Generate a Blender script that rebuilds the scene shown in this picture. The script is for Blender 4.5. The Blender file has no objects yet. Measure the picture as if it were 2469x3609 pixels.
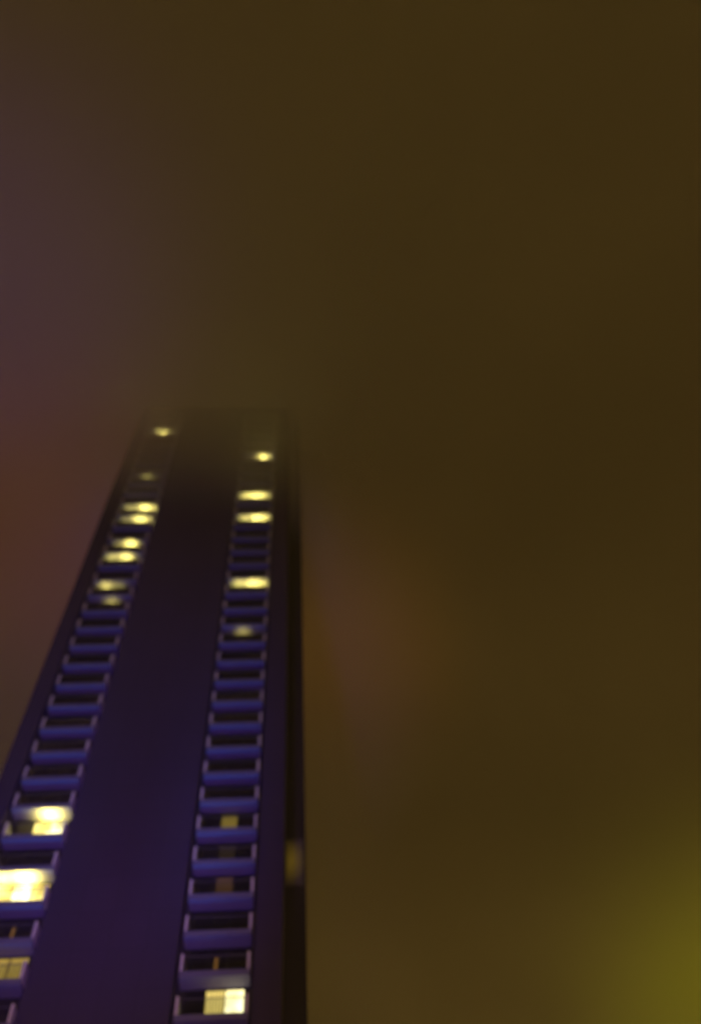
import bpy, bmesh, math, random
from mathutils import Vector, Matrix
random.seed(7)
S = bpy.context.scene
COL = S.collection
rad = math.radians

# ------------------------------------------------------------------ camera
PITCH, YAW, ROLL = 1.0409, 0.1149, -0.111
EYE = Vector((0, 0, 1.6))
FWD = Vector((math.sin(YAW)*math.cos(PITCH), math.cos(YAW)*math.cos(PITCH), math.sin(PITCH)))
_r = Vector((math.cos(YAW), -math.sin(YAW), 0)); _u = _r.cross(FWD)
RIGHT = math.cos(ROLL)*_r + math.sin(ROLL)*_u
UP = -math.sin(ROLL)*_r + math.cos(ROLL)*_u
cd = bpy.data.cameras.new('camera'); cam = bpy.data.objects.new('camera', cd); COL.objects.link(cam)
M = Matrix.Identity(4)
for i in range(3):
    M[i][0], M[i][1], M[i][2], M[i][3] = RIGHT[i], UP[i], -FWD[i], EYE[i]
cam.matrix_world = M
cd.sensor_fit = 'VERTICAL'; cd.sensor_height = 36; cd.lens = 3000*36/3609
cd.clip_start = 0.1; cd.clip_end = 5000
cd.dof.use_dof = True; cd.dof.focus_distance = 24; cd.dof.aperture_fstop = 0.115
S.camera = cam

# ------------------------------------------------------------------ world: night sky over the fog
W = bpy.data.worlds.new('World'); S.world = W; W.use_nodes = True
bg = W.node_tree.nodes['Background']
bg.inputs['Color'].default_value = (1.0, 0.60, 0.14, 1)
bg.inputs['Strength'].default_value = 0.81

# ------------------------------------------------------------------ lamps of the street (all stand outside the picture)
def aim(o, target):
    o.rotation_euler = (Vector(target) - o.location).to_track_quat('-Z', 'Y').to_euler()
def spot(name, loc, target, watts, color, cone, radius=0.5, blend=1.0):
    l = bpy.data.lights.new(name, 'SPOT'); l.energy = watts; l.color = color
    l.spot_size = rad(cone); l.spot_blend = blend; l.shadow_soft_size = radius
    o = bpy.data.objects.new(name, l); COL.objects.link(o); o.location = loc; aim(o, target); return o
def point(name, loc, watts, color, radius=0.15):
    l = bpy.data.lights.new(name, 'POINT'); l.energy = watts; l.color = color; l.shadow_soft_size = radius
    o = bpy.data.objects.new(name, l); COL.objects.link(o); o.location = loc; return o
D = 53.4
spot('balcony_floodlight', (-7.5, 41, 0.3), (-7.5, D, 52), 52000, (0.03, 0.29, 1.0), 15, 2.5)
spot('balcony_floodlight', (-19, 41, 0.3), (-19.5, D, 52), 52000, (0.03, 0.29, 1.0), 16, 2.5)
spot('facade_floodlight', (-8, 14, 0.3), (-14.5, D, 54), 68000, (0.38, 0.14, 1.0), 39, 1.0)
spot('pink_floodlight', (-2, 20, 0.3), (-11, D, 26), 19000, (0.9, 0.38, 0.75), 46, 1.0)
# coloured city lights thrown up on the underside of the low cloud
spot('red_skylight', (-48, 62, 0.3), (-37, 62, 110), 44000, (1.0, 0.17, 0.12), 32, 1.0)
spot('purple_skylight', (-52, 34, 0.3), (-42, 27, 110), 52000, (0.40, 0.12, 0.95), 36, 1.0)
spot('orange_skylight', (22, 96, 0.3), (6, 84, 110), 60000, (1.0, 0.36, 0.01), 24, 1.0)
spot('yellow_skylight', (100, 176, 0.3), (106, 176, 108), 130000, (0.82, 0.82, 0.0), 60, 1.0)

S.view_settings.view_transform = 'Standard'; S.view_settings.look = 'None'
S.view_settings.exposure = 0.0; S.view_settings.gamma = 1.0
S.cycles.use_denoising = True
S.cycles.volume_bounces = 4; S.cycles.max_bounces = 8; S.cycles.diffuse_bounces = 3
S.cycles.transparent_max_bounces = 12

# ------------------------------------------------------------------ materials
def mat(name, color, rough=0.8, noise=0.0, scale=1.0, emit=None, strength=0.0, spec=0.3):
    m = bpy.data.materials.new(name); m.use_nodes = True
    nt = m.node_tree; b = nt.nodes['Principled BSDF']
    b.inputs['Base Color'].default_value = (*color, 1); b.inputs['Roughness'].default_value = rough
    b.inputs['Specular IOR Level'].default_value = spec
    if noise:
        tc = nt.nodes.new('ShaderNodeTexCoord'); mp = nt.nodes.new('ShaderNodeMapping')
        mp.inputs['Scale'].default_value = (scale, scale, scale*0.25)
        n = nt.nodes.new('ShaderNodeTexNoise'); n.inputs['Scale'].default_value = 1.0; n.inputs['Detail'].default_value = 5
        r = nt.nodes.new('ShaderNodeMix'); r.data_type = 'RGBA'
        r.inputs['A'].default_value = (*[c*(1-noise) for c in color], 1)
        r.inputs['B'].default_value = (*[c*(1+noise) for c in color], 1)
        nt.links.new(tc.outputs['Object'], mp.inputs['Vector']); nt.links.new(mp.outputs['Vector'], n.inputs['Vector'])
        nt.links.new(n.outputs['Fac'], r.inputs['Factor']); nt.links.new(r.outputs['Result'], b.inputs['Base Color'])
    if emit:
        b.inputs['Emission Color'].default_value = (*emit, 1); b.inputs['Emission Strength'].default_value = strength
    return m
def wall_mat():
    m = mat('painted_concrete_panels', (0.046, 0.036, 0.080), 0.85, 0.40, 0.10)
    nt = m.node_tree; b = nt.nodes['Principled BSDF']; src = b.inputs['Base Color'].links[0].from_socket
    tc = nt.nodes.new('ShaderNodeTexCoord'); sp = nt.nodes.new('ShaderNodeSeparateXYZ'); cb = nt.nodes.new('ShaderNodeCombineXYZ')
    br = nt.nodes.new('ShaderNodeTexBrick'); br.offset = 0.0
    br.inputs['Scale'].default_value = 1.0; br.inputs['Brick Width'].default_value = 2.4; br.inputs['Row Height'].default_value = 2.8
    br.inputs['Mortar Size'].default_value = 0.035; br.inputs['Mortar Smooth'].default_value = 0.2
    br.inputs['Color1'].default_value = (0.95, 0.95, 0.95, 1); br.inputs['Color2'].default_value = (1.04, 1.04, 1.04, 1); br.inputs['Mortar'].default_value = (0.75, 0.75, 0.75, 1)
    mu = nt.nodes.new('ShaderNodeMix'); mu.data_type = 'RGBA'; mu.blend_type = 'MULTIPLY'; mu.inputs['Factor'].default_value = 1.0
    nt.links.new(tc.outputs['Object'], sp.inputs[0]); nt.links.new(sp.outputs['X'], cb.inputs['X']); nt.links.new(sp.outputs['Z'], cb.inputs['Y'])
    nt.links.new(cb.outputs[0], br.inputs['Vector']); nt.links.new(src, mu.inputs['A']); nt.links.new(br.outputs['Color'], mu.inputs['B'])
    nt.links.new(mu.outputs['Result'], b.inputs['Base Color']); return m
M_WALL = wall_mat()
M_WING = mat('dark_cladding', (0.032, 0.032, 0.026), 0.7, 0.3, 0.2)
M_RECESS = mat('recess_render', (0.05, 0.05, 0.055), 0.8, 0.2, 0.5)
M_SLAB = mat('pale_concrete', (0.150, 0.155, 0.245), 0.8, 0.15, 0.6)
M_FIN = mat('white_paint', (0.74, 0.72, 0.76), 0.6, 0.08, 0.8)
M_RAIL = mat('grey_metal', (0.12, 0.12, 0.13), 0.4)
M_FRAME = mat('dark_window_frame', (0.03, 0.03, 0.032), 0.5)
M_GLASSD = mat('dark_window_glass', (0.008, 0.009, 0.012), 0.12, spec=0.5)
M_ROOF = mat('roof_felt', (0.05, 0.05, 0.05), 0.9, 0.3, 0.3)
M_LAMP = mat('lamp_shade_lit', (0.8, 0.7, 0.5), 0.5, emit=(1.0, 0.80, 0.36), strength=6)

def glass_mat():
    m = bpy.data.materials.new('balustrade_glass'); m.use_nodes = True; nt = m.node_tree
    nt.nodes.clear()
    o = nt.nodes.new('ShaderNodeOutputMaterial'); mx = nt.nodes.new('ShaderNodeMixShader')
    t = nt.nodes.new('ShaderNodeBsdfTransparent'); t.inputs['Color'].default_value = (0.80, 0.82, 0.84, 1)
    g = nt.nodes.new('ShaderNodeBsdfGlossy'); g.inputs['Roughness'].default_value = 0.08
    f = nt.nodes.new('ShaderNodeFresnel'); f.inputs['IOR'].default_value = 1.35
    nt.links.new(f.outputs[0], mx.inputs[0]); nt.links.new(t.outputs[0], mx.inputs[1]); nt.links.new(g.outputs[0], mx.inputs[2])
    nt.links.new(mx.outputs[0], o.inputs['Surface']); return m
M_GLASS = glass_mat()

_lit = {}
def lit_mat(color, strength, folds):
    """a lit window: plain glow, or a drawn curtain with folds"""
    k = (color, strength, folds)
    if k in _lit: return _lit[k]
    m = mat('lit_window_glass', (0.1, 0.1, 0.1), 0.3, emit=color, strength=strength)
    nt = m.node_tree; b = nt.nodes['Principled BSDF']
    tc = nt.nodes.new('ShaderNodeTexCoord')
    if folds:
        w = nt.nodes.new('ShaderNodeTexWave'); w.inputs['Scale'].default_value = 1.6; w.inputs['Distortion'].default_value = 1.5
    else:
        w = nt.nodes.new('ShaderNodeTexNoise'); w.inputs['Scale'].default_value = 0.9; w.inputs['Detail'].default_value = 1.5
    oi = nt.nodes.new('ShaderNodeObjectInfo')
    va = nt.nodes.new('ShaderNodeVectorMath'); va.operation = 'ADD'
    nt.links.new(tc.outputs['Object'], va.inputs[0]); nt.links.new(oi.outputs['Location'], va.inputs[1])
    mr = nt.nodes.new('ShaderNodeMapRange'); mr.inputs['To Min'].default_value = 0.35*strength; mr.inputs['To Max'].default_value = 1.7*strength
    mr.inputs['From Min'].default_value = 0.0 if folds else 0.3; mr.inputs['From Max'].default_value = 1.0 if folds else 0.7
    cm = nt.nodes.new('ShaderNodeMix'); cm.data_type = 'RGBA'
    cm.inputs['A'].default_value = (color[0], color[1]*0.85, color[2]*0.5, 1); cm.inputs['B'].default_value = (1, min(1, color[1]*1.1), min(1, color[2]*1.5), 1)
    nt.links.new(va.outputs[0], w.inputs['Vector']); nt.links.new(w.outputs['Fac'], mr.inputs['Value'])
    nt.links.new(w.outputs['Fac'], cm.inputs['Factor']); nt.links.new(cm.outputs['Result'], b.inputs['Emission Color'])
    nt.links.new(mr.outputs['Result'], b.inputs['Emission Strength'])
    _lit[k] = m; return m

# ------------------------------------------------------------------ mesh helpers
class MB:
    def __init__(s): s.v = []; s.f = []
    def box(s, x0, x1, y0, y1, z0, z1):
        i = len(s.v)
        s.v += [(x, y, z) for z in (z0, z1) for y in (y0, y1) for x in (x0, x1)]
        s.f += [tuple(i+k for k in q) for q in ((0,2,3,1),(4,5,7,6),(0,1,5,4),(2,6,7,3),(0,4,6,2),(1,3,7,5))]
        return s
    def data(s, name, m, bevel=0):
        me = bpy.data.meshes.new(name); me.from_pydata(s.v, [], s.f); me.materials.append(m)
        if bevel:
            bm = bmesh.new(); bm.from_mesh(me)
            bmesh.ops.bevel(bm, geom=list(bm.edges), offset=bevel, segments=2, affect='EDGES', profile=0.5)
            bm.to_mesh(me); bm.free()
        me.update(); return me
def link(name, me, parent=None, loc=None, label=None):
    o = bpy.data.objects.new(name, me); COL.objects.link(o)
    if parent: o.parent = parent
    if loc: o.location = loc
    if label: o['label'] = label
    return o

# ------------------------------------------------------------------ ground
gm = MB().box(-400, 400, -400, 400, -0.5, 0)
g = link('ground', gm.data('ground', mat('wet_asphalt', (0.045, 0.045, 0.05), 0.6, 0.3, 0.4))); g['kind'] = 'structure'

# ------------------------------------------------------------------ the tower
H = 2.8
Z0 = 30.307 + 1.6            # fascia top of the lowest balcony on the right that shows in the picture
NB, NT = -2, 33              # storeys that carry balconies
EL, ER = -24.44, -1.585      # edges of the front
XR, XL = (-8.17, -3.67), (-22.63, -18.08)
GAP = 0.32; DEP = 1.5; TH = 14.0
ZR = Z0 + 33*H + 3.0         # roof parapet
ZB = Z0 + (NB-1)*H
root = bpy.data.objects.new('apartment_tower', None); COL.objects.link(root)
root.location = ((EL+ER)/2, D+TH/2, 0)
root['label'] = 'tall apartment tower with two columns of balconies fading up into the fog'
root['category'] = 'tower'
OFF = -root.location
def P(x, y, z): return (x+OFF.x, y+OFF.y, z+OFF.z)
def rbox(mb, x0, x1, y0, y1, z0, z1):
    return mb.box(x0+OFF.x, x1+OFF.x, y0+OFF.y, y1+OFF.y, z0, z1)
w = MB()
sl = (XL[0]-GAP, XL[1]+GAP); sr = (XR[0]-GAP, XR[1]+GAP)
ZC = Z0 + 33*H + 2.3*0 + 0.0
for a, b in ((EL, sl[0]), (sl[1], sr[0]), (sr[1], ER)):
    rbox(w, a, b, D, D+DEP, 0, ZR)
for a, b in (sl, sr):
    rbox(w, a, b, D, D+DEP, 0, ZB)            # closed storeys under the balconies
    rbox(w, a, b, D, D+DEP, Z0+NT*H+0.3, ZR)  # closed band above them
link('wall', w.data('wall', M_WALL), root)
w = MB(); rbox(w, EL, ER, D+DEP, D+TH, 0, ZR-0.6)
link('recess_wall', w.data('recess_wall', M_RECESS), root)
w = MB(); rbox(w, ER, 0.05, D+5, D+TH+2, 0, Z0+37*H)
rbox(w, -4.5, ER-0.003, D+6, D+TH+1.6, ZR-0.6, Z0+37*H-0.01)
wing = link('stair_wing', w.data('stair_wing', M_WING), root)
w = MB(); rbox(w, EL+1.5, -6.0, D+3.0, D+TH-1, ZR-0.59, ZR+2.4)
link('roof_housing', w.data('roof_housing', M_ROOF), root)

# shared meshes of one balcony, origin at the middle of its outer top edge
BW = XR[1]-XR[0]; h = BW/2
b = MB()
b.box(-h, h, 0.02, DEP-0.004, -0.40, -0.16)       # slab
b.box(-h, h, 0.0, 0.16, -0.402, 0)                # fascia with upstand
ME_SLAB = b.data('balcony', M_SLAB)
ME_FIN = MB().box(-0.08, 0.08, 0.0, DEP-0.05, 0.003, 1.18).data('side_panel', M_FIN, 0.02)
ME_GLASS = MB().box(-h+0.17, h-0.17, 0.07, 0.085, 0.004, 0.98).data('glass_panel', M_GLASS)
ME_RAIL = MB().box(-h+0.165, h-0.165, 0.05, 0.105, 0.985, 1.03).data('handrail', M_RAIL)
fr = MB()
X0, X1, ZA, ZT = -1.9, 1.9, -0.14, 2.28
DIV = (-1.9, -0.62, 0.66, 1.9)
fr.box(X0-0.06, X1+0.06, -0.07, 0, ZT, ZT+0.07); fr.box(X0-0.06, X1+0.06, -0.07, 0, ZA, ZA+0.06)
for x in DIV: fr.box(x-0.035, x+0.035, -0.066, -0.001, ZA+0.06, ZT)
ME_FRAME = fr.data('window', M_FRAME)
ME_PANE = [MB().box(DIV[i]+0.036, DIV[i+1]-0.036, -0.035, -0.002, ZA+0.062, ZT-0.002).data('pane', M_GLASSD) for i in range(3)]
def lamp_mesh():
    bm = bmesh.new()
    bmesh.ops.create_cone(bm, cap_ends=True, segments=16, radius1=0.07, radius2=0.13, depth=0.24)
    me = bpy.data.meshes.new('wall_lamp'); bm.to_mesh(me); bm.free(); me.materials.append(M_LAMP); return me
ME_LAMP = lamp_mesh()

Y1 = (1.0, 0.74, 0.16); Y2 = (1.0, 0.66, 0.08); Y3 = (1.0, 0.88, 0.38); OR = (0.9, 0.42, 0.07)
# panes: (strength, colour, folds) per pane; lamp: (dx, watts, height); one entry per lit balcony
LIT = {
 ('R', 0): dict(p=(None, (0.8, Y1, 1), (2.0, Y3, 0)), lab='brightly lit window with a drawn curtain'),
 ('R', 3): dict(p=(None, (0.06, OR, 1), None), lab='window with a dim amber light inside'),
 ('R', 4): dict(p=(None, (0.016, Y2, 1), None), lab='window with a very faint light inside'),
 ('R', 5): dict(p=(None, (0.26, Y2, 1), None), lab='window with a small yellow light inside'),
 ('R', 13): dict(p=(None, (0.7, Y2, 0), None), lamp=(-0.1, 66), lab='window lit yellow in the middle'),
 ('R', 16): dict(p=((0.2, Y1, 0), (2.0, Y3, 0), (1.6, Y1, 0)), lamp=(0.5, 584), lab='brightly lit window'),
 ('R', 21): dict(p=((0.8, Y1, 0), (3.0, Y3, 0), (1.6, Y1, 0)), lamp=(0.4, 730), lab='brightly lit window'),
 ('R', 23): dict(p=((1.0, Y1, 0), (2.6, Y3, 0), (1.4, Y1, 0)), lamp=(0.0, 730), lab='brightly lit window'),
 ('R', 27): dict(p=(None, (2.4, Y1, 0), (3.6, Y3, 0)), lamp=(0.7, 1354), lab='lit window just below the fog'),
 ('L', 1): dict(p=((0.4, Y2, 1), (0.40, Y2, 1), (0.36, Y2, 1)), lab='window with closed yellow curtains lit from inside'),
 ('L', 3): dict(p=((3.0, Y1, 0), (5.0, Y3, 0), (2.4, Y1, 0)), lamp=(0.2, 2176), lab='brightest lit window'),
 ('L', 5): dict(p=((0.04, Y1, 0), (2.2, Y1, 0), (4.0, Y3, 0)), lamp=(0.6, 1555), lab='brightly lit window'),
 ('L', 10): dict(p=(None, None, (0.05, OR, 1)), lab='window with a very faint light inside'),
 ('L', 15): dict(p=(None, (0.4, OR, 0), (0.12, OR, 0)), lamp=(0.2, 76), lab='dimly lit amber window'),
 ('L', 16): dict(p=((0.5, OR, 0), (0.4, Y2, 0), None), lamp=(-0.9, 194), lab='lit amber window'),
 ('L', 18): dict(p=((0.8, Y1, 0), (2.6, Y3, 0), (1.4, Y1, 0)), lamp=(0.3, 584), lab='brightly lit window'),
 ('L', 19): dict(p=(None, (0.3, Y2, 0), (0.4, Y2, 0)), lamp=(0.4, 730), lab='brightly lit window'),
 ('L', 21): dict(p=((0.4, Y1, 0), (2.4, Y3, 0), (2.0, Y1, 0)), lamp=(0.5, 633), lab='brightly lit window'),
 ('L', 22): dict(p=((0.4, Y1, 0), (2.4, Y3, 0), (2.2, Y1, 0)), lamp=(0.6, 730), lab='brightly lit window'),
 ('L', 25): dict(p=(None, (0.9, Y2, 0), None), lamp=(-0.2, 75), lab='faintly lit window in the fog'),
 ('L', 30): dict(p=((1.4, Y1, 0), (4.5, Y3, 0), (2.4, Y1, 0)), lamp=(0.0, 1169), lab='lit window beside the roof edge in the fog'),
}
EXTRA = {('L', 18): ((-1.5, 0.35),), ('L', 19): ((-1.2, 0.12),), ('L', 21): ((-1.5, 0.12), (0.8, 0.4)), ('L', 22): ((-1.6, 0.2), (0.8, 0.5)),  # second lights added without a fixture, stretching the lit soffit patch: offset, share
         ('R', 16): ((-1.4, 0.45), (1.0, 0.5)), ('R', 21): ((-1.4, 0.35), (0.9, 0.6)), ('R', 23): ((-1.1, 0.6), (1.0, 0.7)), ('L', 3): ((-1.6, 0.5),), ('L', 16): ((1.3, 0.3),)}
CANDLE = {('R', 1): (-0.1, 0.9), ('L', 2): (0.25, 0.9)}
for side, (x0, x1) in (('R', XR), ('L', XL)):
    xc = (x0+x1)/2
    for n in range(NB, NT+1):
        z = Z0 + n*H
        lit = LIT.get((side, n), {})
        bo = link('balcony', ME_SLAB, root, P(xc, D-0.012, z))
        for s in (-1, 1): link('side_panel', ME_FIN, bo, (s*(h-0.085), 0, 0))
        link('glass_panel', ME_GLASS, bo); link('handrail', ME_RAIL, bo)
        wo = link('window', ME_FRAME, root, P(xc, D+DEP-0.002, z), lit.get('lab'))
        for i in range(3):
            spec = lit['p'][i] if 'p' in lit else None
            po = link('pane', ME_PANE[i], wo)
            if spec:
                po.data = ME_PANE[i].copy(); po.data.materials.clear()
                po.data.materials.append(lit_mat(spec[1], spec[0], spec[2]))
        if 'lamp' in lit:
            dx, watts = lit['lamp']
            lo = link('wall_lamp', ME_LAMP, bo, (dx, DEP-0.22, 1.0))
            for ddx, f in ((0, 1.0),) + EXTRA.get((side, n), ()):
                q = (xc+dx+ddx, D+0.80, z+1.65)
                pl = spot('balcony_lamp_light', q, (xc+dx+ddx, D+0.70, z+3), watts*0.75*f*(0.8 if f < 1 else 1), (1.0, 0.80, 0.12), 150 if watts > 900 and n < 10 else 125, 0.12, 0.7)
                pl.location = P(*q); pl.parent = root

        if (side, n) in CANDLE:
            m = mat('curtain_chink', (0.3, 0.15, 0.05), 0.5, emit=OR, strength=0.22)
            link('curtain_gap', MB().box(-0.11, 0.11, -0.05, -0.0355, 0.7, 1.75).data('curtain_gap', m, 0.006), wo, (CANDLE[(side, n)][0], 0, 0))

# lit stair window on the wing
m = mat('stair_glow', (0.1, 0.1, 0.1), 0.4, emit=(0.9, 0.55, 0.03), strength=0.075)
nt = m.node_tree; tc = nt.nodes.new('ShaderNodeTexCoord'); mp = nt.nodes.new('ShaderNodeMapping')
mp.inputs['Location'].default_value = (0.25, 0, 0.1); mp.inputs['Scale'].default_value = (0.85, 1, 0.5)
gr = nt.nodes.new('ShaderNodeTexGradient'); gr.gradient_type = 'SPHERICAL'
mr = nt.nodes.new('ShaderNodeMapRange'); mr.inputs['To Min'].default_value = 0.006; mr.inputs['To Max'].default_value = 0.09
nt.links.new(tc.outputs['Object'], mp.inputs[0]); nt.links.new(mp.outputs[0], gr.inputs[0]); nt.links.new(gr.outputs['Fac'], mr.inputs[0])
nt.links.new(mr.outputs[0], nt.nodes['Principled BSDF'].inputs['Emission Strength'])
sw = MB().box(-0.7, 0.7, -0.03, -0.003, -2.4, 1.9)
so = link('stair_window', sw.data('stair_window', m), root, P(-0.80, D+5, Z0+5.3*H), 'stair window glowing dull yellow')

# ------------------------------------------------------------------ air: even haze round everything, low cloud over the tower's head
def vol(name, color, density, aniso=0.0):
    m = bpy.data.materials.new(name); m.use_nodes = True; nt = m.node_tree; nt.nodes.clear()
    o = nt.nodes.new('ShaderNodeOutputMaterial'); p = nt.nodes.new('ShaderNodeVolumePrincipled')
    p.inputs['Color'].default_value = (*color, 1); p.inputs['Density'].default_value = density
    p.inputs['Anisotropy'].default_value = aniso
    nt.links.new(p.outputs[0], o.inputs['Volume']); return m, nt, p
m, nt, p = vol('thin_haze', (0.92, 0.90, 0.86), 0.0006)
hz = link('haze', MB().box(-420, 420, -420, 420, -1.5, 170).data('haze', m)); hz['kind'] = 'stuff'

m, nt, p = vol('cloud_vapour', (0.97, 0.95, 0.92), 0.05)
tc = nt.nodes.new('ShaderNodeTexCoord'); sx = nt.nodes.new('ShaderNodeSeparateXYZ')
no = nt.nodes.new('ShaderNodeTexNoise'); no.inputs['Scale'].default_value = 0.03; no.inputs['Detail'].default_value = 2
ad = nt.nodes.new('ShaderNodeMath'); ad.operation = 'MULTIPLY_ADD'; ad.inputs[1].default_value = 14.0
mr = nt.nodes.new('ShaderNodeMapRange')
mr.inputs['From Min'].default_value = 92+7; mr.inputs['From Max'].default_value = 138+7
mr.inputs['To Min'].default_value = 0.0; mr.inputs['To Max'].default_value = 0.14
nt.links.new(tc.outputs['Object'], sx.inputs[0]); nt.links.new(tc.outputs['Object'], no.inputs['Vector'])
nt.links.new(no.outputs['Fac'], ad.inputs[0]); nt.links.new(sx.outputs['Z'], ad.inputs[2])
nt.links.new(ad.outputs[0], mr.inputs['Value']); nt.links.new(mr.outputs['Result'], p.inputs['Density'])
m.cycles.volume_step_rate = 0.4 if hasattr(m, 'cycles') and hasattr(m.cycles, 'volume_step_rate') else 1
cl = link('low_cloud', MB().box(-400, 400, -400, 400, 84, 160).data('low_cloud', m)); cl['kind'] = 'stuff'
